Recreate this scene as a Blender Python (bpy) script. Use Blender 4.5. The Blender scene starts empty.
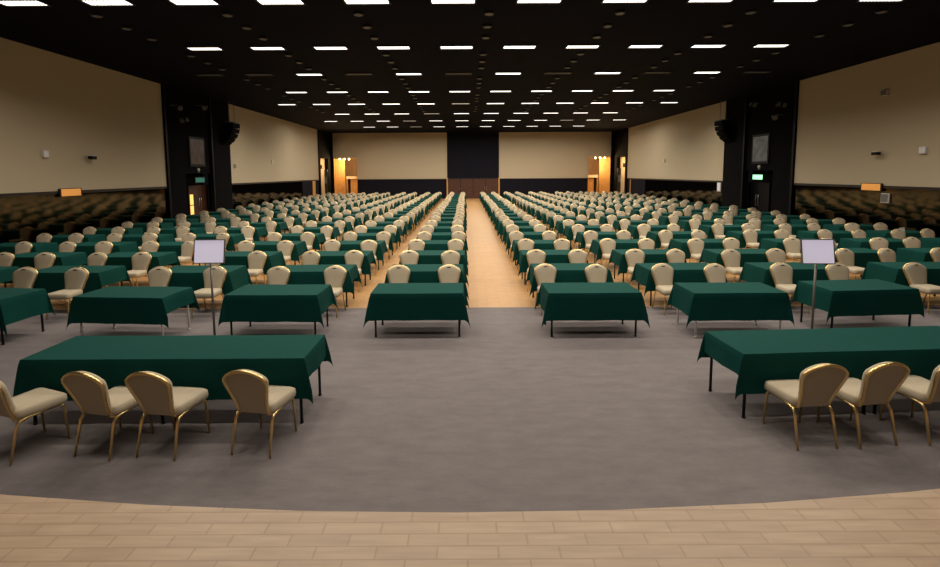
import bpy, bmesh, random
from math import *
from mathutils import Vector, Matrix

random.seed(7)
S = bpy.context.scene
C = S.collection
PI = pi

# ------------------------------------------------------------------ materials
def nodes(name):
    m = bpy.data.materials.new(name)
    m.use_nodes = True
    nt = m.node_tree
    return m, nt, nt.nodes, nt.links, nt.nodes['Principled BSDF']

def mat(name, col, rough=.6, metal=0., var=0., scale=30., bump=0., spec=.5, sheen=0.):
    m, nt, N, L, b = nodes(name)
    b.inputs['Base Color'].default_value = (*col, 1)
    b.inputs['Roughness'].default_value = rough
    b.inputs['Metallic'].default_value = metal
    b.inputs['Specular IOR Level'].default_value = spec
    if sheen:
        b.inputs['Sheen Weight'].default_value = sheen
    tc = N.new('ShaderNodeTexCoord')
    no = N.new('ShaderNodeTexNoise')
    no.inputs['Scale'].default_value = scale
    no.inputs['Detail'].default_value = 5
    L.new(tc.outputs['Object'], no.inputs['Vector'])
    if var:
        r = N.new('ShaderNodeValToRGB')
        r.color_ramp.elements[0].position = .3
        r.color_ramp.elements[1].position = .7
        r.color_ramp.elements[0].color = (*[c * (1 - var) for c in col], 1)
        r.color_ramp.elements[1].color = (*[min(1, c * (1 + var)) for c in col], 1)
        L.new(no.outputs['Fac'], r.inputs['Fac'])
        L.new(r.outputs['Color'], b.inputs['Base Color'])
    if bump:
        bp = N.new('ShaderNodeBump')
        bp.inputs['Strength'].default_value = bump
        bp.inputs['Distance'].default_value = .004
        L.new(no.outputs['Fac'], bp.inputs['Height'])
        L.new(bp.outputs['Normal'], b.inputs['Normal'])
    return m

def wood_floor(name, c1, c2, gap, w, h, rough=.42):
    m, nt, N, L, b = nodes(name)
    tc = N.new('ShaderNodeTexCoord')
    br = N.new('ShaderNodeTexBrick')
    br.inputs['Color1'].default_value = (*c1, 1)
    br.inputs['Color2'].default_value = (*c2, 1)
    br.inputs['Mortar'].default_value = (*gap, 1)
    br.inputs['Scale'].default_value = 1
    br.inputs['Mortar Size'].default_value = .004
    br.inputs['Brick Width'].default_value = w
    br.inputs['Row Height'].default_value = h
    L.new(tc.outputs['Object'], br.inputs['Vector'])
    mp = N.new('ShaderNodeMapping')
    mp.inputs['Scale'].default_value = (2.5, 22, 1)
    L.new(tc.outputs['Object'], mp.inputs['Vector'])
    no = N.new('ShaderNodeTexNoise')
    no.inputs['Scale'].default_value = 1.6
    no.inputs['Detail'].default_value = 6
    L.new(mp.outputs['Vector'], no.inputs['Vector'])
    mx = N.new('ShaderNodeMix')
    mx.data_type = 'RGBA'
    mx.blend_type = 'MULTIPLY'
    mx.inputs[0].default_value = .45
    r = N.new('ShaderNodeValToRGB')
    r.color_ramp.elements[0].position = .3
    r.color_ramp.elements[1].position = .7
    r.color_ramp.elements[0].color = (.62, .58, .55, 1)
    r.color_ramp.elements[1].color = (1, 1, 1, 1)
    L.new(no.outputs['Fac'], r.inputs['Fac'])
    L.new(br.outputs['Color'], mx.inputs[6])
    L.new(r.outputs['Color'], mx.inputs[7])
    L.new(mx.outputs[2], b.inputs['Base Color'])
    b.inputs['Roughness'].default_value = rough
    return m

def carpet_mat():
    m, nt, N, L, b = nodes('carpet_grey')
    tc = N.new('ShaderNodeTexCoord')
    big = N.new('ShaderNodeTexNoise')
    big.inputs['Scale'].default_value = 3.2
    big.inputs['Detail'].default_value = 6
    big.inputs['Roughness'].default_value = .7
    fine = N.new('ShaderNodeTexNoise')
    fine.inputs['Scale'].default_value = 90
    mp = N.new('ShaderNodeMapping')
    mp.inputs['Scale'].default_value = (.8, 2.2, 1)
    L.new(tc.outputs['Object'], mp.inputs['Vector'])
    L.new(mp.outputs['Vector'], big.inputs['Vector'])
    L.new(tc.outputs['Object'], fine.inputs['Vector'])
    add = N.new('ShaderNodeMath')
    add.operation = 'MULTIPLY_ADD'
    add.inputs[1].default_value = .35
    L.new(fine.outputs['Fac'], add.inputs[0])
    L.new(big.outputs['Fac'], add.inputs[2])
    r = N.new('ShaderNodeValToRGB')
    r.color_ramp.elements[0].position = .48
    r.color_ramp.elements[1].position = .88
    r.color_ramp.elements[0].color = (CARPET[0]*.87, CARPET[1]*.87, CARPET[2]*.87, 1)
    r.color_ramp.elements[1].color = (CARPET[0]*1.13, CARPET[1]*1.13, CARPET[2]*1.13, 1)
    L.new(add.outputs[0], r.inputs['Fac'])
    L.new(r.outputs['Color'], b.inputs['Base Color'])
    bp = N.new('ShaderNodeBump')
    bp.inputs['Strength'].default_value = .5
    bp.inputs['Distance'].default_value = .004
    L.new(fine.outputs['Fac'], bp.inputs['Height'])
    L.new(bp.outputs['Normal'], b.inputs['Normal'])
    b.inputs['Roughness'].default_value = .95
    b.inputs['Specular IOR Level'].default_value = .1
    return m

def emit(name, col, strength):
    m, nt, N, L, b = nodes(name)
    b.inputs['Base Color'].default_value = (*[c * .8 for c in col], 1)
    b.inputs['Emission Color'].default_value = (*col, 1)
    b.inputs['Emission Strength'].default_value = strength
    return m

def wall_mat(name, col):
    # woven wall covering in tall seamed strips
    m, nt, N, L, b = nodes(name)
    tc = N.new('ShaderNodeTexCoord')
    no = N.new('ShaderNodeTexNoise')
    no.inputs['Scale'].default_value = 120
    no.inputs['Detail'].default_value = 3
    L.new(tc.outputs['Object'], no.inputs['Vector'])
    r = N.new('ShaderNodeValToRGB')
    r.color_ramp.elements[0].position = .3
    r.color_ramp.elements[1].position = .7
    r.color_ramp.elements[0].color = (*[c * .92 for c in col], 1)
    r.color_ramp.elements[1].color = (*[c * 1.06 for c in col], 1)
    L.new(no.outputs['Fac'], r.inputs['Fac'])
    L.new(r.outputs['Color'], b.inputs['Base Color'])
    b.inputs['Roughness'].default_value = .85
    b.inputs['Specular IOR Level'].default_value = .2
    return m

CARPET = (.165, .146, .148)
M = {}
M['wood'] = wood_floor('floor_parquet', (.5, .285, .118), (.45, .25, .1), (.3, .16, .06), .45, .15)
M['stage_wood'] = wood_floor('stage_boards', (.5, .36, .25), (.46, .325, .225), (.38, .26, .17), .26, .07)
M['carpet'] = carpet_mat()
M['beige_wall'] = wall_mat('beige_wall_covering', (.56, .47, .335))
M['black'] = mat('black_matte', (.0045, .0043, .0052), .85, var=.15, scale=3, spec=.06)
M['black_gloss'] = mat('black_gloss', (.005, .005, .006), .45, spec=.15)
M['ceiling'] = mat('black_ceiling', (.0025, .0027, .009), .85, var=.3, scale=.8, spec=.08)
M['navy'] = mat('navy_fabric', (.011, .011, .018), .9, var=.1, scale=40, spec=.1)
M['mirror'] = mat('smoked_mirror', (.1, .075, .044), .06, metal=1.)
M['rail'] = mat('dark_brown_rail', (.018, .009, .006), .5)
M['brown_door'] = mat('brown_wood_door', (.075, .028, .014), .5, var=.25, scale=6)
M['warm_wood'] = mat('honey_wood', (.62, .33, .1), .5, var=.12, scale=5)
M['foyer_paint'] = mat('foyer_brown_paint', (.3, .2, .12), .7)
M['cream_paint'] = mat('cream_paint', (.68, .54, .36), .7)
M['cloth'] = mat('green_tablecloth', (.0026, .049, .041), .8, var=.08, scale=70, bump=.12, spec=.1)
M['fabric'] = mat('beige_upholstery', (.425, .362, .268), .85, var=.07, scale=160, bump=.12, spec=.2)
M['gold'] = mat('brushed_gold_metal', (.8, .58, .26), .34, metal=1.)
M['slot'] = mat('dark_slot', (.02, .014, .009), .7)
M['dark_metal'] = mat('black_metal', (.009, .009, .01), .5, spec=.2)
M['white_metal'] = mat('white_metal', (.72, .71, .7), .4)
M['table_board'] = mat('table_laminate', (.3, .24, .17), .5)
M['silver'] = mat('silver_metal', (.35, .35, .35), .35, metal=1.)
M['pewter'] = mat('dull_pewter_metal', (.16, .15, .135), .5, metal=.6)
M['glow_board'] = emit('notice_board_added_glow', (.86, .8, 1.), .36)  # faint glow added so the white board faces look brighter and bluer
M['paper'] = mat('white_paper', (.88, .86, .93), .7, var=.03, scale=6)
M['white_plastic'] = mat('white_plastic', (.7, .68, .62), .5)
M['grey_plastic'] = mat('grey_plastic', (.16, .155, .16), .5)
M['lamp_off'] = mat('unlit_diffuser', (.1, .1, .11), .6)
M['glass_grey'] = mat('grey_glass', (.15, .175, .2), .3, var=.4, scale=3)
M['glass_red'] = mat('dull_red_glass', (.085, .055, .05), .3, var=.4, scale=3)
LAMP = (1.0, .9, .75)
M['lamp'] = emit('ceiling_lamp_lit', (1., .93, .84), 3.2)
M['lamp_dim'] = emit('ceiling_lamp_dim', LAMP, .55)
M['exit_green'] = emit('exit_sign_green', (.35, 1., .5), 1.6)
M['exit_dull'] = emit('exit_sign_dull', (.05, .35, .3), .08)
M['orange_glow'] = emit('amber_lit_panel', (1., .42, .09), .34)
M['slit_glow'] = emit('lit_door_glass', (1., .55, .14), 1.3)
M['spot_glow'] = emit('spot_lamp_lit', (1., .75, .4), 9.)

# ------------------------------------------------------------------ helpers
def bm_box(bm, x0, x1, y0, y1, z0, z1, mi=0, bev=0.):
    r = bmesh.ops.create_cube(bm, size=1)
    vs = r['verts']
    for v in vs:
        v.co = Vector(((x0 + x1) / 2 + v.co.x * (x1 - x0), (y0 + y1) / 2 + v.co.y * (y1 - y0), (z0 + z1) / 2 + v.co.z * (z1 - z0)))
    fs = list({f for v in vs for f in v.link_faces})
    for f in fs:
        f.material_index = mi
    if bev:
        es = list({e for v in vs for e in v.link_edges})
        g = bmesh.ops.bevel(bm, geom=es, offset=bev, segments=2, affect='EDGES', profile=.5)
        for f in g['faces']:
            f.material_index = mi
    return vs

def bm_tube(bm, pts, r, n=8, mi=0, sx=1.):
    pts = [Vector(p) for p in pts]
    rings = []
    up = Vector((0, 0, 1))
    prev = None
    for i, p in enumerate(pts):
        a = pts[max(0, i - 1)]
        b = pts[min(len(pts) - 1, i + 1)]
        d = (b - a).normalized()
        if prev is None:
            x = d.cross(up)
            if x.length < .1:
                x = d.cross(Vector((0, 1, 0)))
        else:
            x = prev - d * prev.dot(d)
        x.normalize()
        prev = x
        y = d.cross(x)
        ri = r[i] if isinstance(r, (list, tuple)) else r
        rings.append([bm.verts.new(p + (x * cos(t) * sx + y * sin(t)) * ri) for t in [2 * PI * k / n for k in range(n)]])
    for a, b in zip(rings, rings[1:]):
        for k in range(n):
            f = bm.faces.new((a[k], a[(k + 1) % n], b[(k + 1) % n], b[k]))
            f.material_index = mi
            f.smooth = True
    for ring, rev in ((rings[0], True), (rings[-1], False)):
        f = bm.faces.new(ring[::-1] if rev else ring)
        f.material_index = mi

def bm_rings(bm, rings, mi=0, smooth=True):
    """loft closed rings of 3-D points, capped at both ends"""
    R = [[bm.verts.new(p) for p in ring] for ring in rings]
    n = len(R[0])
    for a, b in zip(R, R[1:]):
        for k in range(n):
            f = bm.faces.new((a[k], a[(k + 1) % n], b[(k + 1) % n], b[k]))
            f.material_index = mi
            f.smooth = smooth
    for ring, rev in ((R[0], True), (R[-1], False)):
        f = bm.faces.new(ring[::-1] if rev else ring)
        f.material_index = mi
        f.smooth = smooth

def finish(bm):
    bmesh.ops.recalc_face_normals(bm, faces=bm.faces[:])
    return bm

def mesh(name, bm, mats):
    me = bpy.data.meshes.new(name)
    finish(bm)
    bm.to_mesh(me)
    bm.free()
    for m in (mats if isinstance(mats, (list, tuple)) else [mats]):
        me.materials.append(m)
    return me

def obj(name, bm, m, parent=None, loc=None):
    o = bpy.data.objects.new(name, mesh(name, bm, m) if isinstance(bm, bmesh.types.BMesh) else bm)
    C.objects.link(o)
    if parent:
        o.parent = parent
    if loc:
        o.location = loc
    return o

def tag(o, label, cat, group=None):
    o['label'] = label
    o['category'] = cat
    if group:
        o['group'] = group
    return o

def empty(name, label, cat, loc=(0, 0, 0), rz=0., group=None):
    o = bpy.data.objects.new(name, None)
    o.empty_display_size = .2
    C.objects.link(o)
    o.location = loc
    o.rotation_euler = (0, 0, rz)
    return tag(o, label, cat, group)

def dup(root, loc, rz, label, group=None):
    r = root.copy()
    C.objects.link(r)
    r.location = loc
    r.rotation_euler = (0, 0, rz)
    r['label'] = label
    if group:
        r['group'] = group
    for ch in list(root.children):
        c = ch.copy()
        C.objects.link(c)
        c.parent = r
        for g in list(ch.children):
            d = g.copy()
            C.objects.link(d)
            d.parent = c
    return r

def box(name, x0, x1, y0, y1, z0, z1, m, parent=None, bev=0.):
    bm = bmesh.new()
    bm_box(bm, x0, x1, y0, y1, z0, z1, bev=bev)
    return obj(name, bm, M[m], parent)

def struct(name, x0, x1, y0, y1, z0, z1, m, parent=None):
    o = box(name, x0, x1, y0, y1, z0, z1, m, parent)
    if not parent:
        o['kind'] = 'structure'
    return o

ORD = ['first', 'second', 'third', 'fourth', 'fifth', 'sixth', 'seventh', 'eighth', 'ninth', 'tenth', 'eleventh', 'twelfth',
       'thirteenth', 'fourteenth', 'fifteenth', 'sixteenth', 'seventeenth', 'eighteenth', 'nineteenth', 'twentieth', 'twenty-first']

# ------------------------------------------------------------------ the hall
XL, XR, YB, ZC = -14.35, 15.75, 50., 6.95
Y0 = -4.
PA, PB, PC = 22.6, 28.8, 46.0          # near pier start / end, far pier start
DZ = 2.04                              # top of the dado
MID = .645                             # middle of the centre aisle

struct('floor', XL - 3, XR + 3, Y0, YB + 5, -.2, 0, 'wood')
struct('ceiling', XL - .3, XR + .3, Y0, YB + .2, ZC, ZC + .2, 'ceiling')
struct('wall_back_stage', XL - .3, XR + .3, Y0 - .2, Y0, 0, ZC, 'beige_wall')

# stage with a gently bowed front edge
bm = bmesh.new()
n = 40
top_e, bot_e, top_b, bot_b = [], [], [], []
for i in range(n + 1):
    x = XL + (XR - XL) * i / n
    y = 2.09 + min(.026 * x * x, .5 + .02 * abs(x))
    top_e.append(bm.verts.new((x, y, 1.1)))
    bot_e.append(bm.verts.new((x, y, 0)))
    top_b.append(bm.verts.new((x, Y0, 1.1)))
for i in range(n):
    bm.faces.new((top_b[i], top_b[i + 1], top_e[i + 1], top_e[i]))
    bm.faces.new((top_e[i], top_e[i + 1], bot_e[i + 1], bot_e[i]))
st = obj('floor_stage', bm, M['stage_wood'])
st['kind'] = 'structure'

# carpet laid between stage and first row
cp = box('carpet', XL + .02, XR - .02, 1.6, 9.24, 0, .008, 'carpet')
tag(cp, 'wide grey mottled carpet laid on the floor before the stage', 'carpet')

def side(s, X, nm):
    """one long side wall: s = +1 the hall lies towards +X"""
    def xs(a, b):                      # a, b measured from the wall face into the hall
        return tuple(sorted((X + s * a, X + s * b)))
    tn = 0
    for (a, b, w) in ((Y0, PA, 'near'), (PB, PC, 'far')):
        struct(f'wall_{nm}_{w}', *xs(-.25, 0), a, b, DZ + .1, ZC, 'beige_wall')
        me_ = b if w == 'near' else 41.4
        struct(f'wall_{nm}_{w}_mirror', *xs(-.25, -.01), a, me_, 0, DZ, 'mirror')
        if w == 'far':
            struct(f'wall_{nm}_dado_end', *xs(-.25, -.01), me_, b, 0, DZ, 'navy')
        struct(f'trim_{nm}_{w}_rail', *xs(-.25, .03), a, b, DZ, DZ + .1, 'rail')
    # near pier: black, with a recessed door bay
    struct(f'wall_{nm}_pier', *xs(-.25, .05), PA, PA + 1.5, 0, ZC, 'black')
    struct(f'wall_{nm}_pier_end', *xs(-.25, .05), PB - 2.1, PB, 0, ZC, 'black')
    struct(f'wall_{nm}_pier_head', *xs(-.25, -.05), PA + 1.5, PB - 2.1, 2.75, ZC, 'black')
    struct(f'wall_{nm}_bay', *xs(-.6, -.5), PA + 1.5, PB - 2.1, 0, 2.75, 'black')
    for y in (PA + .06, PB - 2.1):
        struct(f'trim_{nm}_pier_post', *xs(-.1, .1), y - .06, y + .07, 0, ZC, 'black_gloss')
    # far pier with a tall opening
    struct(f'wall_{nm}_jamb', *xs(-.25, .1), PC, PC + .45, 0, ZC, 'black')
    struct(f'wall_{nm}_lintel', *xs(-.25, .1), PC + .45, YB - 1.05, 4.25, ZC, 'black')
    struct(f'wall_{nm}_corner', *xs(-.25, .1), YB - 1.05, YB + .1, 0, ZC, 'black')
    # corridor beyond the opening
    struct(f'wall_{nm}_corridor', *xs(-2.6, -2.5), PC - 3, YB, 0, 4.6, 'cream_paint')
    struct(f'wall_{nm}_corridor_end', *xs(-2.5, -.25), YB - .1, YB, 0, 4.6, 'cream_paint')
    struct(f'ceiling_{nm}_corridor', *xs(-2.6, -.25), PC - 3, YB, 4.6, 4.7, 'cream_paint')

side(1, XL, 'left')
side(-1, XR, 'right')

# back wall
def back(nm, xa, xb, oa, ob):
    """panel from xa to xb with an opening oa..ob, 4.35 m tall"""
    lo, hi = min(xa, xb), max(xa, xb)
    p0, p1 = (ob, hi) if oa < 0 else (lo, oa)
    struct(f'wall_back_{nm}', p0, p1, YB, YB + .2, DZ + .06, ZC, 'beige_wall')
    struct(f'wall_back_{nm}_over_opening', oa, ob, YB, YB + .2, 4.35, ZC, 'beige_wall')
    q0, q1 = (lo, oa) if oa < 0 else (ob, hi)
    struct(f'wall_back_{nm}_end', q0, q1, YB, YB + .2, 0, ZC, 'black')
    struct(f'wall_back_{nm}_dado', p0, p1, YB + .02, YB + .2, 0, DZ, 'navy')
    struct(f'trim_back_{nm}_rail', p0, p1, YB - .03, YB + .2, DZ, DZ + .06, 'rail')
    # foyer behind the opening
    struct(f'wall_foyer_{nm}', oa - 1.2, ob + 1.2, YB + 4.4, YB + 4.5, 0, 5, 'foyer_paint')
    struct(f'wall_foyer_{nm}_side_a', oa - 1.25, oa - 1.2, YB + .2, YB + 4.4, 0, 5, 'cream_paint')
    struct(f'wall_foyer_{nm}_side_b', ob + 1.2, ob + 1.25, YB + .2, YB + 4.4, 0, 5, 'cream_paint')
    struct(f'ceiling_foyer_{nm}', oa - 1.25, ob + 1.25, YB + .2, YB + 4.5, 5, 5.1, 'cream_paint')

CL, CR = -1.97, 3.52
back('left', XL, CL, -14.0, -11.5)
back('right', CR, XR, 12.95, 15.35)
struct('wall_back_centre', CL, CR, YB - .02, YB + .2, 2.16, ZC, 'navy')
struct('trim_back_centre_header', CL, CR, YB - .05, YB + .2, 2.08, 2.16, 'rail')
for x in (CL, CR):
    struct('trim_back_post', x - .07, x + .07, YB - .08, YB, 0, 2.2, 'warm_wood')
# brown doors under the dark centre panel
dw = (CR - CL - .14) / 4
for k in range(4):
    x0 = CL + .07 + k * dw
    d = empty('hall_door', f'{ORD[k]} brown wooden door leaf from the left under the dark back wall panel', 'door', (x0, YB, 0), 0, 'brown back wall doors')
    bm = bmesh.new()
    bm_box(bm, .015, dw - .015, 0, .06, 0, 2.07)
    bm_box(bm, .15, dw - .15, -.012, 0, .2, .95)
    bm_box(bm, .15, dw - .15, -.012, 0, 1.1, 1.92)
    obj('door_leaf', bm, M['brown_door'], d)
    hx = dw - .1 if k % 2 == 0 else .1
    bm = bmesh.new()
    bm_tube(bm, [(hx, -.01, .85), (hx, -.06, .9), (hx, -.06, 1.2), (hx, -.01, 1.25)], .014, 6)
    obj('door_handle', bm, M['silver'], d)

# ------------------------------------------------------------------ lit foyers and side corridors
def lamp_point(name, loc, energy, size=.12, col=(1, .68, .34)):
    l = bpy.data.lights.new(name, 'POINT')
    l.energy = energy
    l.color = col
    l.shadow_soft_size = size
    o = bpy.data.objects.new(name, l)
    C.objects.link(o)
    o.location = loc
    return o

def foyer(nm, tall, low, sx):
    # tall honey wood door leaf, folded open in the mouth of the opening
    t = empty('tall_wood_panel', f'tall honey wood door leaf standing in the {nm} back wall opening', 'door', ((tall[0] + tall[1]) / 2, YB + 1.6, 0))
    w = tall[1] - tall[0]
    bm = bmesh.new()
    bm_box(bm, -w / 2, w / 2, -.04, .04, .01, 4.3)
    for k in range(1, 3):
        x = -w / 2 + w * k / 3
        bm_box(bm, x - .012, x + .012, -.048, -.04, .05, 4.25)
    obj('door_leaf', bm, M['warm_wood'], t)
    bm = bmesh.new()
    bm_tube(bm, [(w * .32, -.03, .9), (w * .32, -.09, .95), (w * .32, -.09, 1.4), (w * .32, -.03, 1.45)], .015, 6)
    obj('door_handle', bm, M['silver'], t)
    # low doorway with a bright lintel further in
    w2 = low[1] - low[0]
    d = empty('foyer_doorway', f'low honey wood doorway with pale lintel in the {nm} back wall opening', 'doorway', ((low[0] + low[1]) / 2, YB + 1.9, 0))
    bm = bmesh.new()
    bm_box(bm, -w2 / 2, w2 / 2, -.25, .25, 2.12, 2.4)
    obj('lintel', bm, M['cream_paint'], d)
    bm = bmesh.new()
    bm_box(bm, -w2 / 2, -w2 / 2 + .1, -.15, .15, .0, 2.12)
    bm_box(bm, w2 / 2 - .1, w2 / 2, -.15, .15, .0, 2.12)
    obj('door_frame', bm, M['warm_wood'], d)
    bm = bmesh.new()
    bm_box(bm, -w2 / 2, w2 / 2, .26, .3, .0, 2.12)
    obj('back_board', bm, M['brown_door'], d)
    bm = bmesh.new()
    q0 = (-w2 / 2 + .1, w2 / 2 - .42) if sx > 0 else (-w2 / 2 + .42, w2 / 2 - .1)
    bm_box(bm, *q0, -.03, .03, .005, 2.12)
    obj('door_leaf', bm, M['warm_wood'], d)
    # spot lamps under the foyer ceiling
    for k in range(3):
        x = (tall[1] - .35 if sx < 0 else tall[0] + .35) - sx * (.5 * k)
        s = empty('spot_lamp', f'{ORD[k]} small glowing spot lamp from the tall door leaf, {nm} back opening', 'lamp', (x, YB + .9, 4.25), 0, 'foyer spot lamps')
        bm = bmesh.new()
        bmesh.ops.create_uvsphere(bm, u_segments=12, v_segments=8, radius=.1)
        for f in bm.faces:
            f.smooth = True
        obj('bulb', bm, M['spot_glow'], s)
        bm = bmesh.new()
        bm_tube(bm, [(0, 0, .06), (0, 0, .75)], .02, 8)
        obj('stem', bm, M['dark_metal'], s)
    mx = (low[0] + low[1]) / 2
    lamp_point('foyer_light', (mx, YB + 1.1, 3.6), 120)
    lamp_point('foyer_light', (tall[1] - .4 if sx < 0 else tall[0] + .4, YB + .5, 4.1), 70)
    lamp_point('foyer_light', (tall[1] - .4 if sx < 0 else tall[0] + .4, YB + .4, 3.0), 60)
    lamp_point('foyer_light', (mx - sx * .2, YB + .9, 3.9), 60)

foyer('left', (-15.0, -13.2), (-13.1, -11.95), -1)
foyer('right', (14.6, 16.4), (13.4, 14.5), 1)

def corridor(nm, X, s):
    lamp_point('corridor_light', (X - s * 1.3, PC + 1.2, 3.9), 120)
    # slim wood door leaf at the near jamb and a dark one at the far jamb
    d = empty('side_door', f'slim cream door leaf with a dark grille open in the far {nm} side opening', 'door', (X - s * .32, PC + 2.0, 0), 0)
    bm = bmesh.new()
    bm_box(bm, -.27, .27, -.03, .03, .01, 4.2)
    obj('door_leaf', bm, M['cream_paint'], d)
    bm = bmesh.new()
    bm_box(bm, -.1, .1, -.045, -.03, 3.2, 3.6)
    obj('grille', bm, M['slot'], d)
    e = empty('dark_door', f'dark green door leaf open in the far {nm} side opening', 'door', (X - s * .15, PC + 2.6, 0), 0)
    bm = bmesh.new()
    bm_box(bm, -.28, .28, -.03, .03, .01, 3.1)
    obj('door_leaf', bm, mat('dark_green_door', (.02, .03, .02), .5), e)
    bm = bmesh.new()
    bm_box(bm, -.18, .18, -.036, -.03, 1.7, 2.4)
    obj('door_window', bm, M['glass_grey'], e)
    lamp_point('corridor_light', (X - s * .5, PC + 1.0, 3.2), 40)

for X, s_, wy, nm in ((XL, 1, .75, 'left'), (XR, -1, .16, 'right')):
    p = empty('wall_leaf', f'{"narrow" if s_ > 0 else "very slim"} honey wood leaf folded on the dark dado by the far {nm} opening', 'door', (X, 44.0 if s_ > 0 else 44.9, 0))
    bm = bmesh.new()
    bm_box(bm, *sorted((s_ * .0, s_ * .06)), 0, wy, .01, 2.02)
    obj('leaf', bm, M['warm_wood'], p)
    bm = bmesh.new()
    bm_box(bm, *sorted((s_ * .06, s_ * .08)), wy * .7, wy * .8, .95, 1.2)
    obj('pull', bm, M['silver'], p)
corridor('left', XL, 1)
corridor('right', XR, -1)

# ------------------------------------------------------------------ black piers: door, exit sign, panel, spots, loudspeakers
def pier(nm, X, s):
    def xs(a, b):
        return tuple(sorted((X + s * a, X + s * b)))
    yd = 26.0
    d = empty('pier_door', f'dark brown double door in the recess of the black {nm} pier', 'door', (X - s * .45, yd, 0))
    for k, a in enumerate((-.95, 0.0)):
        bm = bmesh.new()
        bm_box(bm, -.03, .03, a + .01, a + .94, .01, 2.1)
        lf = obj('door_leaf', bm, M['brown_door' if s > 0 else 'black_gloss'], d)
        bm = bmesh.new()
        y = a + (.85 if k == 0 else .1)
        bm_tube(bm, [(s * .03, y, .8), (s * .09, y, .85), (s * .09, y, 1.4), (s * .03, y, 1.45)], .018, 6)
        obj('door_handle', bm, M['silver'], lf)
    if s > 0:
        bm = bmesh.new()
        bm_box(bm, .03, .036, -.86, -.56, .55, 1.02)
        bm_box(bm, .03, .036, -.86, -.56, 1.07, 1.62)
        obj('lit_window', bm, M['slit_glow'], d)
    e = empty('exit_sign', f'{"dull teal" if s > 0 else "bright green glowing"} exit sign above the {nm} pier door', 'sign', (X - s * .02, 25.4, 2.4))
    bm = bmesh.new()
    bm_box(bm, *sorted((-s * .05, s * .05)), -.46, .46, -.16, .16)
    obj('casing', bm, M['dark_metal'], e)
    bm = bmesh.new()
    bm_box(bm, *sorted((s * .05, s * .056)), -.42, .42, -.12, .12)
    obj('lit_face', bm, M['exit_dull' if s > 0 else 'exit_green'], e)
    p = empty('wall_panel', f'{"dull reddish" if s > 0 else "pale grey"} framed glass panel high on the {nm} black pier', 'panel', (X - s * .05, 25.35, 3.9))
    bm = bmesh.new()
    bm_box(bm, *sorted((0, s * .05)), -.72, .72, -.78, .78)
    obj('frame', bm, M['dark_metal'], p)
    bm = bmesh.new()
    bm_box(bm, *sorted((s * .05, s * .056)), -.62, .62, -.66, .66)
    obj('pane', bm, M['glass_red' if s > 0 else 'glass_grey'], p)
    c = empty('dome_sensor', f'tiny white dome sensor under the framed panel, {nm} pier', 'sensor', (X - s * .05, 25.42, 2.95))
    bm = bmesh.new()
    bmesh.ops.create_uvsphere(bm, u_segments=10, v_segments=8, radius=.09)
    obj('dome', bm, M['white_plastic'], c)
    bm = bmesh.new()
    bm_box(bm, -.03, .03, -.08, .08, -.14, -.05)
    obj('base', bm, M['grey_plastic'], c)
    # spot lights on a bar
    for k, (y, z, a) in enumerate(((PA + .35, 5.9, .5), (PA + .75, 5.35, -.3), (PB - 3.6, 6.2, .2))):
        l = empty('stage_spotlight', f'{("upper", "lower", "lone higher")[k]} black spotlight with pale lens on the {nm} pier', 'spotlight', (X + s * .6, y, z), a, 'pier spotlights')
        bm = bmesh.new()
        bm_tube(bm, [(s * -.05, .2, .05), (s * .05, -.2, -.06)], [.1, .13], 12)
        obj('housing', bm, M['dark_metal'], l)
        bm = bmesh.new()
        bm_tube(bm, [(s * .05, -.201, -.06), (s * .054, -.215, -.064)], [.115, .11], 12)
        obj('lens', bm, M['grey_plastic'], l)
        bm = bmesh.new()
        bm_tube(bm, [(-s * .36, 0, .1), (0, 0, .1)], .02, 6)
        bm_box(bm, -.13, -.115, -.03, .03, -.02, .12)
        bm_box(bm, .115, .13, -.03, .03, -.02, .12)
        obj('bracket', bm, M['grey_plastic'], l)
    # curved hanging loudspeaker array
    a = empty('loudspeaker_array', f'black curved loudspeaker cluster hanging at the far edge of the {nm} pier', 'loudspeaker', (X + s * .5, PB - .55, 5.7))
    px, pz, ang = 0., 0., .0
    for k in range(5):
        bm = bmesh.new()
        h, dep = .27, .52 - .03 * k
        vs = bm_box(bm, -.5 * dep, .5 * dep, -.45, .45, -h + .008, 0, bev=.012)
        g = bmesh.new()
        bm_box(g, .5 * dep, .5 * dep + .012, -.42, .42, -h + .03, -.02)
        T = Matrix.Translation((px, 0, pz)) @ Matrix.Rotation(ang, 4, 'Y')
        F = Matrix.Identity(4) if s > 0 else Matrix.Rotation(PI, 4, 'Z')
        bmesh.ops.transform(bm, matrix=F @ T, verts=bm.verts[:])
        bmesh.ops.transform(g, matrix=F @ T, verts=g.verts[:])
        cb = obj('cabinet', bm, M['black'], a)
        obj('grille', g, M['black'], cb)
        px += -sin(ang) * h
        pz += -cos(ang) * h
        ang += .24
    bm = bmesh.new()
    bm_box(bm, -.25, .25, -.35, .35, .01, .06)
    bm_tube(bm, [(0, -.3, .05), (0, -.3, 1.29)], .015, 6)
    bm_tube(bm, [(0, .3, .05), (0, .3, 1.29)], .015, 6)
    obj('hanging_frame', bm, M['grey_plastic'], a)

pier('left', XL, 1)
pier('right', XR, -1)

# small fittings on the side walls
def wall_box(name, label, cat, X, s, y, z, w, h, d, face, m2=None):
    e = empty(name, label, cat, (X, y, z))
    bm = bmesh.new()
    bm_box(bm, *sorted((0, s * d)), -w / 2, w / 2, -h / 2, h / 2, bev=.012)
    obj('casing', bm, M[face], e)
    if m2:
        bm = bmesh.new()
        bm_box(bm, *sorted((s * d, s * (d + .006))), -w * .44, w * .44, -h * .42, h * .42)
        obj('front_plate', bm, M[m2], e)
    return e

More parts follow.
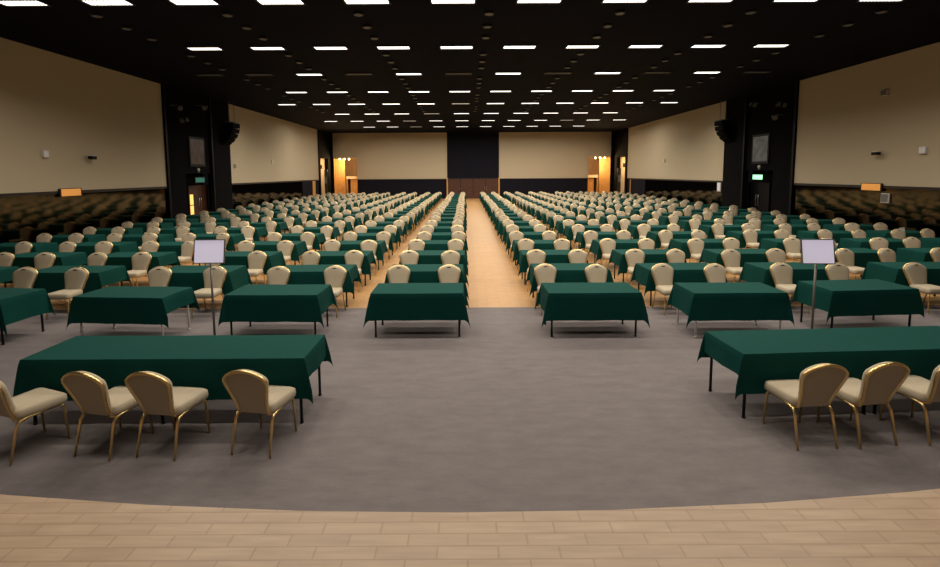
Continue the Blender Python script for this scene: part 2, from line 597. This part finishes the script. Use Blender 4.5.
wall_box('wall_speaker_box', 'small white square box on the beige wall, left of the near left camera', 'wall box', XL, 1, 16.1, 3.42, .2, .24, .1, 'white_plastic', 'paper')
wall_box('wall_speaker_box', 'small white square box on the near right beige wall', 'wall box', XR, -1, 16.25, 3.4, .24, .24, .1, 'white_plastic', 'paper')
wall_box('wall_sensor', 'tiny white sensor high on the near right beige wall', 'sensor', XR, -1, 17.9, 5.6, .26, .2, .12, 'white_plastic', 'grey_plastic')
wall_box('wall_sensor', 'tiny white sensor on the far left beige wall near the loudspeaker', 'sensor', XL, 1, 29.3, 3.2, .18, .25, .08, 'white_plastic', 'grey_plastic')
wall_box('wall_sensor', 'tiny pale sensor in the middle of the far left beige wall', 'sensor', XL, 1, 35., 3.6, .25, .25, .08, 'cream_paint', 'white_plastic')
wall_box('wall_sensor', 'tiny pale sensor in the middle of the far right beige wall', 'sensor', XR, -1, 37.4, 3.6, .25, .25, .08, 'cream_paint', 'white_plastic')
wall_box('socket_box', 'white socket box on the mirror below the right amber panel', 'socket', XR, -1, 17.6, 1.68, .34, .36, .06, 'white_plastic', 'grey_plastic')
wall_box('socket_box', 'white socket box on the mirror beside the right pier far edge', 'socket', XR, -1, 29.2, 1.75, .4, .55, .06, 'white_plastic', 'paper')
for X, s, nm, y in ((XL, 1, 'left', 17.0), (XR, -1, 'right', 18.2)):
    wall_box('amber_sign', f'glowing amber panel on the dark rail of the near {nm} wall', 'sign', X + s * .03, s, y, 2.08, .95, .3, .06, 'rail', 'orange_glow')
    c = empty('wall_camera', f'small dark camera on a bracket on the near {nm} beige wall', 'camera', (X, 18.0, 3.36))
    bm = bmesh.new()
    bm_tube(bm, [(0, 0, .06), (s * .2, 0, .06)], .025, 6)
    obj('bracket', bm, M['grey_plastic'], c)
    bm = bmesh.new()
    bm_box(bm, *sorted((s * .12, s * .28)), -.18, .08, -.07, .05, bev=.02)
    obj('housing', bm, M['dark_metal'], c)
    bm = bmesh.new()
    bm_box(bm, *sorted((s * .11, s * .29)), -.19, .02, .05, .075)
    obj('hood', bm, M['white_plastic'], c)

# ------------------------------------------------------------------ ceiling lights
LX = [.775 + 2.13 * (k - 5.5) for k in range(12)]
LY = [12.02, 16.35, 20.6, 25.0, 29.3, 34.1, 38.7, 43.6]
bm = bmesh.new()
bm_box(bm, -.53, .53, -.18, .18, -.012, -.004)
me_diff = mesh('diffuser', bm, M['lamp'])
me_diff_dim = me_diff.copy(); me_diff_dim.materials[0] = M['lamp_dim']
me_diff_off = me_diff.copy(); me_diff_off.materials[0] = M['lamp_off']
bm = bmesh.new()
for a in ((-.57, .57, -.22, -.18), (-.57, .57, .18, .22), (-.57, -.53, -.18, .18), (.53, .57, -.18, .18)):
    bm_box(bm, *a, -.03, 0)
me_frame = mesh('light_frame', bm, M['dark_metal'])
bm = bmesh.new()
for k in range(1, 12):
    bm_box(bm, -.53 + .0883 * k - .004, -.53 + .0883 * k + .004, -.18, .18, -.03, -.0125)
me_louvre = mesh('louvre', bm, M['white_metal'])

def side_word(k, n):
    h = n // 2
    return (ORD[h - 1 - k], 'left') if k < h else (ORD[k - h], 'right')

DIM = {(2, 0), (2, 1), (2, 3), (2, 5), (2, 7), (2, 9), (2, 11)}
HALF = {(4, 5), (6, 3), (5, 4), (7, 3), (6, 9)}
def beam(x, y, k=1.):
    l = bpy.data.lights.new('ceiling_light_beam', 'AREA')
    l.shape = 'RECTANGLE'
    l.size, l.size_y = 1.04, .34
    l.energy = BEAM * k
    l.color = LAMP
    l.spread = radians(SPREAD if y < 36 else 174)
    o = bpy.data.objects.new('ceiling_light_beam', l)
    C.objects.link(o)
    o.location = (x, y, ZC - .034)

BEAM, SPREAD = 78., 146.
for r, y in enumerate(LY + [7.7, 3.4]):  # last two rows are added out of view to brighten the near area
    cols = range(12) if r % 2 == 0 and r < 8 else range(1, 11) if r < 8 else range(3, 9)
    for c in cols:
        st_ = 'unlit' if (r, c) in DIM else 'dim' if (r, c) in HALF else 'lit'
        o_, sd = side_word(c, 12)
        where = f'{ORD[r]} row from the stage' if r < 8 else ('added unseen above the open carpet', 'added unseen above the stage edge')[r - 8]
        e = empty('ceiling_light', f'{st_} rectangular ceiling light, {where}, {o_} {sd} of centre', 'ceiling light', (LX[c], y, ZC), 0, 'ceiling lights')
        obj('light_frame', me_frame, None, e)
        obj('diffuser', me_diff_off if st_ == 'unlit' else me_diff_dim if st_ == 'dim' else me_diff, None, e)
        if r < 2 or r > 7:
            obj('louvre', me_louvre, None, e)
        if st_ == 'lit':
            beam(LX[c], y, (.8, .95, 1., 1., 1., 1., 1.2, 1.7, .8, .45)[r])

# small unlit round downlights, three between each pair of light rows
bm = bmesh.new()
bm_tube(bm, [(0, 0, -.05), (0, 0, 0)], [.13, .15], 14)
me_trim = mesh('trim_ring', bm, M['dark_metal'])
bm = bmesh.new()
bm_tube(bm, [(0, 0, -.056), (0, 0, -.0505)], .11, 14)
me_dl = mesh('downlight_lens', bm, M['grey_plastic'])
q = 0
for b in range(5):
    for j in range(3):
        y = LY[b] + (LY[b + 1] - LY[b]) * (.21 + .255 * j)
        for c in range(-3, 4):
            x = MID + 3.48 * c
            w = 'on the centre line' if c == 0 else f'{ORD[abs(c) - 1]} {"left" if c < 0 else "right"} of centre'
            e = empty('downlight', f'small unlit downlight, {w}, {ORD[j]} behind the {ORD[b]} ceiling light row', 'downlight', (x, y, ZC), 0, 'small round downlights')
            obj('trim_ring', me_trim, None, e)
            obj('lens', me_dl, None, e)

# ------------------------------------------------------------------ banquet chair (faces -Y)
HALF_OUT = [(.146, -.065), (.153, .02), (.17, .105), (.193, .195), (.211, .268), (.216, .308), (.207, .342), (.176, .374), (.132, .402), (.088, .42), (.042, .431), (0, .435)]
OUT = HALF_OUT[:-1] + [HALF_OUT[-1]] + [(-x, v) for x, v in HALF_OUT[-2::-1]]
LEAN = radians(18)
def back_pt(x, v, d):
    """d > 0 is behind the back"""
    return Vector((x, .185 + v * sin(LEAN) + d * cos(LEAN), .462 + v * cos(LEAN) - d * sin(LEAN)))

def chair_backrest(bm, mi=0, lod=0):
    rings = []
    for s, d in ((.55, .03), (.93, .026), (1., .016), (1., -.01), (.95, -.03), (.8, -.042), (.45, -.048)):
        rings.append([back_pt(x * s, .21 + (v - .21) * s, d) for x, v in OUT])
    if lod:
        rings = [rings[0], rings[2], rings[4], rings[6]]
    bm_rings(bm, rings, mi)

def chair_backframe(bm, mi=0, lod=0):
    pts = [Vector((.165, .15, .385))] + [back_pt(x * .998, v * 1.01, .021) for x, v in OUT] + [Vector((-.165, .15, .385))]
    if lod:
        pts = pts[::2]
    bm_tube(bm, pts, .017, 4 if lod else 8, mi)

def chair_slot(bm, mi=0):
    rings = []
    for d in (-.0475, -.02):
        rings.append([back_pt(.045 * cos(t), .387 + .01 * sin(t), d) for t in [2 * PI * k / 10 for k in range(10)]])
    bm_rings(bm, rings, mi, False)

def chair_seat(bm, mi=0, lod=0):
    def ring(s, z):
        pts = []
        wf, wb, yf, yb, r = .225 * s, .2 * s, -.235 * s, .19 * s, .05
        for cx, cy, a0 in ((wb - r, yb - r, 0), (-(wb - r), yb - r, 90), (-(wf - r), yf + r, 180), (wf - r, yf + r, 270)):
            for k in range(2 if lod else 4):
                t = radians(a0 + 90 * k / (1 if lod else 3))
                pts.append(Vector((cx + r * cos(t), cy + r * sin(t), z)))
        return pts
    rs = [ring(.93, .388), ring(.99, .4), ring(1., .43), ring(.985, .468), ring(.9, .486), ring(.5, .494)]
    if lod:
        rs = [rs[0], rs[2], rs[3], rs[5]]
    bm_rings(bm, rs, mi)

def chair_frame(bm, mi=0):
    bm_tube(bm, [(-.19, -.19, .385), (.19, -.19, .385)], .011, 6, mi)
    bm_tube(bm, [(-.185, .13, .385), (.185, .13, .385)], .011, 6, mi)

def chair_leg(bm, s, front, mi=0, lod=0):
    n_ = 4 if lod else 8
    if front:
        bm_tube(bm, [(s * .188, -.17, .385), (s * .192, -.195, .36), (s * .2, -.215, .003)], [.0135, .0135, .011], n_, mi)
    else:
        p = [(s * .19, -.16, .385), (s * .188, .1, .385), (s * .188, .165, .372), (s * .19, .195, .335), (s * .2, .27, .003)]
        bm_tube(bm, p, [.0135, .0135, .0145, .0145, .011], n_, mi)

def chair_root(label, loc, rz, group):
    e = empty('banquet_chair', label, 'chair', loc, rz, group)
    bm = bmesh.new(); chair_seat(bm); obj('seat', bm, M['fabric'], e)
    bm = bmesh.new(); chair_backrest(bm); b = obj('backrest', bm, M['fabric'], e)
    bm = bmesh.new(); chair_slot(bm); obj('grip_slot', bm, M['slot'], b)
    bm = bmesh.new(); chair_backframe(bm); obj('back_frame', bm, M['gold'], e)
    bm = bmesh.new(); chair_frame(bm); obj('seat_frame', bm, M['gold'], e)
    for s in (-1, 1):
        for fr in (True, False):
            bm = bmesh.new(); chair_leg(bm, s, fr); obj('leg', bm, M['gold'], e)
    return e

def chair_whole(bm, lod=1):
    chair_seat(bm, 0, lod)
    chair_backrest(bm, 0, lod)
    chair_slot(bm, 2)
    chair_backframe(bm, 1, lod)
    for s in (-1, 1):
        for fr in (True, False):
            chair_leg(bm, s, fr, 1, lod)

CH_MATS = [M['fabric'], M['gold'], M['slot']]
bm = bmesh.new(); chair_whole(bm); me_chair_far = mesh('banquet_chair', bm, CH_MATS)

# ------------------------------------------------------------------ tables and cloths
TW, TD, TZ = 1.5, .72, .738
def table_top(bm, mi=0):
    bm_box(bm, -TW / 2, TW / 2, -TD / 2, TD / 2, TZ - .03, TZ, mi, .004)
def table_leg(bm, sx, sy, mi=0):
    x, y = sx * .69, sy * .32
    bm_tube(bm, [(x, y, TZ - .032), (x, y, .02)], .0165, 8, mi)
    bm_tube(bm, [(x, y, .02), (x, y, 0)], .021, 8, mi)
def table_brace(bm, sx, mi=0):
    bm_tube(bm, [(sx * .69, -.32, .62), (sx * .69, .32, .62)], .01, 6, mi)
    bm_tube(bm, [(sx * .69, 0, .62), (sx * .45, 0, TZ - .035)], .008, 6, mi)

def table_root(label, loc, rz, group, legmat):
    e = empty('folding_table', label, 'table', loc, rz, group)
    bm = bmesh.new(); table_top(bm); obj('tabletop', bm, M['table_board'], e)
    for sx in (-1, 1):
        for sy in (-1, 1):
            bm = bmesh.new(); table_leg(bm, sx, sy); obj('leg', bm, M[legmat], e)
        bm = bmesh.new(); table_brace(bm, sx); obj('leg_brace', bm, M[legmat], e)
    return e

bm = bmesh.new()
table_top(bm, 0)
for sx in (-1, 1):
    for sy in (-1, 1):
        table_leg(bm, sx, sy, 1)
    table_brace(bm, sx, 1)
me_table_far = mesh('folding_table', bm, [M['table_board'], M['dark_metal']])

def cloth_mesh(al, ar, bf, bb, step, seed, w=TW):
    """a flat cloth draped over the table top: overhangs left, right, front (-Y), back"""
    rnd = random.Random(seed)
    ph = [rnd.uniform(0, 6.28) for _ in range(8)]
    hw, hd = w / 2 + .004, TD / 2 + .006
    def axis(h, a, b):
        out = []
        for lo, hi, st_ in ((-h - a, -h, step), (-h, h, step * 3), (h, h + b, step)):
            if hi - lo < .01:
                continue
            k = max(2, ceil((hi - lo) / st_))
            out += [lo + (hi - lo) * i / k for i in range(k)]
        out.append(h + b if b > .01 else h)
        out += [-h + .012, h - .012]
        return sorted(out)
    xs, ys = axis(hw, al, ar), axis(hd, bf, bb)
    bm = bmesh.new()
    zt = TZ + .004
    def drape(x, y):
        sx, sy = (1 if x > 0 else -1), (1 if y > 0 else -1)
        dx, dy = max(0, abs(x) - hw), max(0, abs(y) - hd)
        if dx == 0 and dy == 0:
            return Vector((x, y, zt + .0015 * sin(4 * x + ph[0]) * sin(6 * y + ph[1])))
        def ripple(t, d, p):
            return (.016 * sin(9 * t + p) + .008 * sin(21 * t + 2 * p)) * min(1, d / .35)
        if dy == 0:
            e = .010 + .05 * dx + ripple(y, dx, ph[2] if sx > 0 else ph[3])
            return Vector((sx * (hw + e), y, zt - dx * .985))
        if dx == 0:
            e = .008 + .015 * dy + ripple(x, dy, ph[4] if sy > 0 else ph[5]) * .6
            return Vector((x, sy * (hd + e), zt - dy * .99))
        r, th = hypot(dx, dy), atan2(dy, dx)
        ex = (.010 + .05 * r + ripple(hd * sy, r, ph[2] if sx > 0 else ph[3])) * cos(th) ** 2
        ey = (.008 + .015 * r + ripple(hw * sx, r, ph[4] if sy > 0 else ph[5]) * .6) * sin(th) ** 2
        k = .24 * r * sin(2 * th) * (1 - .3 * r)
        return Vector((sx * (hw + ex + k * .9), sy * (hd + ey + k * .25), max(.03, zt - r * (.985 - .03 * sin(2 * th)))))
    V = [[bm.verts.new(drape(x, y)) for x in xs] for y in ys]
    for j in range(len(ys) - 1):
        for i in range(len(xs) - 1):
            f = bm.faces.new((V[j][i], V[j][i + 1], V[j + 1][i + 1], V[j + 1][i]))
            f.smooth = True
    # thickness
    bmesh.ops.recalc_face_normals(bm, faces=bm.faces[:])
    return mesh('tablecloth', bm, M['cloth'])

def smooth_by_angle(me, deg=38):
    bm = bmesh.new(); bm.from_mesh(me)
    for e in bm.edges:
        if len(e.link_faces) == 2 and e.calc_face_angle(0) > radians(deg):
            e.smooth = False
    bm.to_mesh(me); bm.free()
    return me

rc = random.Random(3)
CLOTHS, CLOTHS_FAR = [], []
for k in range(8):
    a = (rc.uniform(.26, .44), rc.uniform(.26, .44), rc.uniform(.43, .47), rc.uniform(.3, .4))
    CLOTHS.append(smooth_by_angle(cloth_mesh(*a, .05, k)))
    CLOTHS_FAR.append(smooth_by_angle(cloth_mesh(*a, .12, k)))

# ------------------------------------------------------------------ camera
PITCH = atan(42 / 470)
cam = bpy.data.cameras.new('camera')
cam.sensor_width = 36
cam.lens = 36 * 470 / 940
cam.shift_x = 4 / 940
cam.shift_y = -68.5 / 940
cam.clip_end = 300
co = bpy.data.objects.new('camera', cam)
C.objects.link(co)
co.location = (0, 0, 2.7)
co.rotation_euler = (Matrix.Rotation(PI / 2 - PITCH, 3, 'X') @ Matrix.Rotation(radians(-.3), 3, 'Z')).to_euler()
S.camera = co

def in_view(x, y, half):
    return abs(x) - half < y * 1.03          # wholly outside the frame: left out

# ------------------------------------------------------------------ classroom rows
REL = [1.47, 3.8, 6.13, 8.78, 11.1, 13.38]
COLS = [MID - r for r in REL[::-1]] + [MID + r for r in REL]
ROWS, PITCH_Y, FRONT = 21, 1.82, 7.48
rj = random.Random(11)
first_table = {}
first_chair = None
n_chairs = 7 + 0
chairs = []
for r in range(ROWS):
    for c, cx in enumerate(COLS):
        o_, sd = side_word(c, 12)
        x = cx + rj.uniform(-.03, .03)
        y = FRONT + TD / 2 + PITCH_Y * r + rj.uniform(-.03, .03)
        rz = radians(rj.uniform(-1.2, 1.2))
        if r == 0:
            if c == 8:   x, y, rz = 6.71, 7.95, radians(4)
            elif c == 9: pass
            elif c == 3: x, y, rz = -5.55, 7.72, radians(-4)
            elif c == 2: x, y, rz = -8.05, 7.68, radians(-6)
            elif c == 7: x, y, rz = 4.43, 7.8, 0
            elif c == 4: x, y, rz = -3.16, 7.82, radians(-1)
            elif c == 5: x, y, rz = -.81, 7.88, 0
            elif c == 6: x, y, rz = 2.09, 7.85, 0
        z = .008 if r == 0 else 0.
        chair_y = FRONT + 1.36 + PITCH_Y * r
        for k in (-1, 1):
            qx = cx + k * .515 + rj.uniform(-.04, .04)
            qy = chair_y + rj.uniform(-.05, .06)
            qa = radians(rj.gauss(0, 5))
            if in_view(qx, qy + .25, .25):
                seat = 'aisle-side' if (k > 0) == (c < 6) else 'wall-side'
                chairs.append((qy, abs(qx), qx, qa, z, f'beige chair at the {ORD[r]}-row table {o_} {sd} of the centre aisle, {seat} seat', r))
        if not in_view(x, y + .4, 1.0):
            continue
        lab = f'folding table under green cloth, {ORD[r]} row, {o_} table {sd} of the centre aisle'
        if r < 4:
            lm = 'white_metal' if r == 0 and c in (3, 7) else 'dark_metal'
            if lm == 'white_metal':
                lab = f'white-legged folding table under green cloth, first row, {o_} table {sd} of the aisle'
            if lm not in first_table:
                first_table[lm] = table_root(lab, (x, y, z), rz, 'classroom tables', lm)
            else:
                dup(first_table[lm], (x, y, z), rz, lab)
        else:
            o = obj('folding_table', me_table_far, None, None, (x, y, z))
            o.rotation_euler.z = rz
            tag(o, lab, 'table', 'classroom tables')
        v = rj.randrange(8)
        o = obj('tablecloth', (CLOTHS if r < 5 else CLOTHS_FAR)[v], None, None, (x, y, z))
        o.rotation_euler.z = rz
        tag(o, f'dark green tablecloth hanging over the {ORD[r]}-row table {o_} {sd} of the centre aisle', 'tablecloth', 'classroom tablecloths')

# ------------------------------------------------------------------ the two long tables by the stage
NEAR = [(-3.99, 5.2, 0, 'left'), (-2.483, 5.2, 0, 'left')]
a = radians(3)
for k in range(2):
    NEAR.append((2.975 + (.75 + 1.507 * k) * cos(a) - .36 * sin(a), 4.895 + (.75 + 1.507 * k) * sin(a) + .36 * cos(a), a, 'right'))
for k, (x, y, rz, sd) in enumerate(NEAR):
    end = 'aisle' if k in (1, 2) else 'wall'
    dup(first_table['dark_metal'], (x, y, .008), rz, f'folding table nearest the stage, {sd} side, {end} end of the pair', 'stage-side tables')
    inner = .0
    al = .26 if k in (0, 2) else inner
    ar = .26 if k in (1, 3) else inner
    me = smooth_by_angle(cloth_mesh(al, ar, .45, .34, .04, 40 + k))
    o = obj('tablecloth', me, None, None, (x, y, .008))
    o.rotation_euler.z = rz
    if k in (0, 2):
        o.location.z += .0
    tag(o, f'dark green tablecloth on the {end}-end table of the {sd} pair nearest the stage', 'tablecloth', 'stage-side tablecloths')

# chairs at the long tables, backs to the stage
for (fx, fy, deg, lab) in (
        (-2.07, 4.27, -9, 'lone beige chair set apart at the aisle end of the long left table'),
        (-2.96, 4.24, -8, 'beige chair at the long left table, next to the lone chair at its aisle end'),
        (-3.57, 4.25, -11, 'beige chair at the long left table, third from its aisle end'),
        (-4.44, 4.22, -20, 'beige chair cut off by the photo edge at the long left table'),
        (3.4, 4.34, 3, 'beige chair at the aisle end of the long right table'),
        (4.02, 4.37, 7, 'beige chair second from the aisle end of the long right table'),
        (4.74, 4.42, 8, 'beige chair third from the aisle end of the long right table')):
    d = radians(deg)
    loc = (fx - sin(d) * .27, fy + cos(d) * .27, .008)
    rz = PI + d
    if first_chair is None:
        first_chair = chair_root(lab, loc, rz, 'chairs at the long tables')
    else:
        dup(first_chair, loc, rz, lab)

# classroom chairs: the 300 nearest one by one, the far rest as one mass
chairs.sort(key=lambda q: (hypot(q[0], q[1]), q[1]))
rest = bmesh.new()
me_far_src = bmesh.new(); chair_whole(me_far_src)
for i, (y, _, x, a, z, lab, r) in enumerate(chairs):
    if i < 293:
        if r < 5:
            dup(first_chair, (x, y, z), a, lab, 'classroom chairs')
        else:
            o = obj('banquet_chair', me_chair_far, None, None, (x, y, z))
            o.rotation_euler.z = a
            tag(o, lab, 'chair', 'classroom chairs')
    else:
        T = Matrix.Translation((x, y, z)) @ Matrix.Rotation(a, 4, 'Z')
        vm = {v: rest.verts.new(T @ v.co) for v in me_far_src.verts}
        for f in me_far_src.faces:
            g = rest.faces.new([vm[v] for v in f.verts])
            g.material_index = f.material_index
            g.smooth = f.smooth
o = obj('distant_banquet_chairs', rest, CH_MATS)
tag(o, 'far rows of beige banquet chairs in front of the back wall', 'chairs')
o['kind'] = 'stuff'

# white notice boards on stands
def board(x, y, rz, label):
    e = empty('notice_stand', label, 'notice board', (x, y, .008), rz, 'notice boards on poles')
    bm = bmesh.new(); bm_tube(bm, [(0, 0, 0), (0, 0, .016), (0, 0, .022)], [.17, .17, .03], 24); obj('base', bm, M['silver'], e)
    bm = bmesh.new(); bm_tube(bm, [(0, 0, .02), (0, 0, 1.34)], .017, 10); obj('pole', bm, M['pewter'], e)
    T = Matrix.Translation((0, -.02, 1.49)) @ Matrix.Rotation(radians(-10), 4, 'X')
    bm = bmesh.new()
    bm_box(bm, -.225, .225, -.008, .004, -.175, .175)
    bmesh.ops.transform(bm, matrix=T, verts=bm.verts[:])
    p = obj('board', bm, M['glow_board'], e)
    bm = bmesh.new()
    for q in ((-.238, -.225, -.188, .188), (.225, .238, -.188, .188), (-.225, .225, -.188, -.175), (-.225, .225, .175, .188)):
        bm_box(bm, q[0], q[1], -.014, .01, q[2], q[3])
    bmesh.ops.transform(bm, matrix=T, verts=bm.verts[:])
    obj('board_frame', bm, M['pewter'], p)

t = empty('tent_card', 'small white folded card on the outermost right table, fifth row', 'card', (14.1, 15.1, TZ + .004), .3)
bm = bmesh.new()
for sy in (-1, 1):
    vs = bm_box(bm, -.11, .11, -.0015, .0015, 0, .13)
    bmesh.ops.transform(bm, matrix=Matrix.Translation((0, sy * .035, .001)) @ Matrix.Rotation(radians(sy * 15), 4, 'X'), verts=vs)
obj('card', bm, M['white_plastic'], t)
board(-4.02, 7.3, radians(2), 'white notice board with added glow on a silver pole left of the centre aisle')
board(5.28, 7.0, radians(-4), 'white notice board with added glow on a silver pole right of the centre aisle')

# ------------------------------------------------------------------ world and render look
w = bpy.data.worlds.new('world')
S.world = w
w.use_nodes = True
w.node_tree.nodes['Background'].inputs['Color'].default_value = (.02, .02, .025, 1)
w.node_tree.nodes['Background'].inputs['Strength'].default_value = .2
S.view_settings.view_transform = 'Standard'
S.view_settings.look = 'None'
S.view_settings.gamma = 1
S.view_settings.use_curve_mapping = False
S.view_settings.exposure = 0.0
S.cycles.use_denoising = True
S.cycles.use_light_tree = True
S.cycles.max_bounces = 6
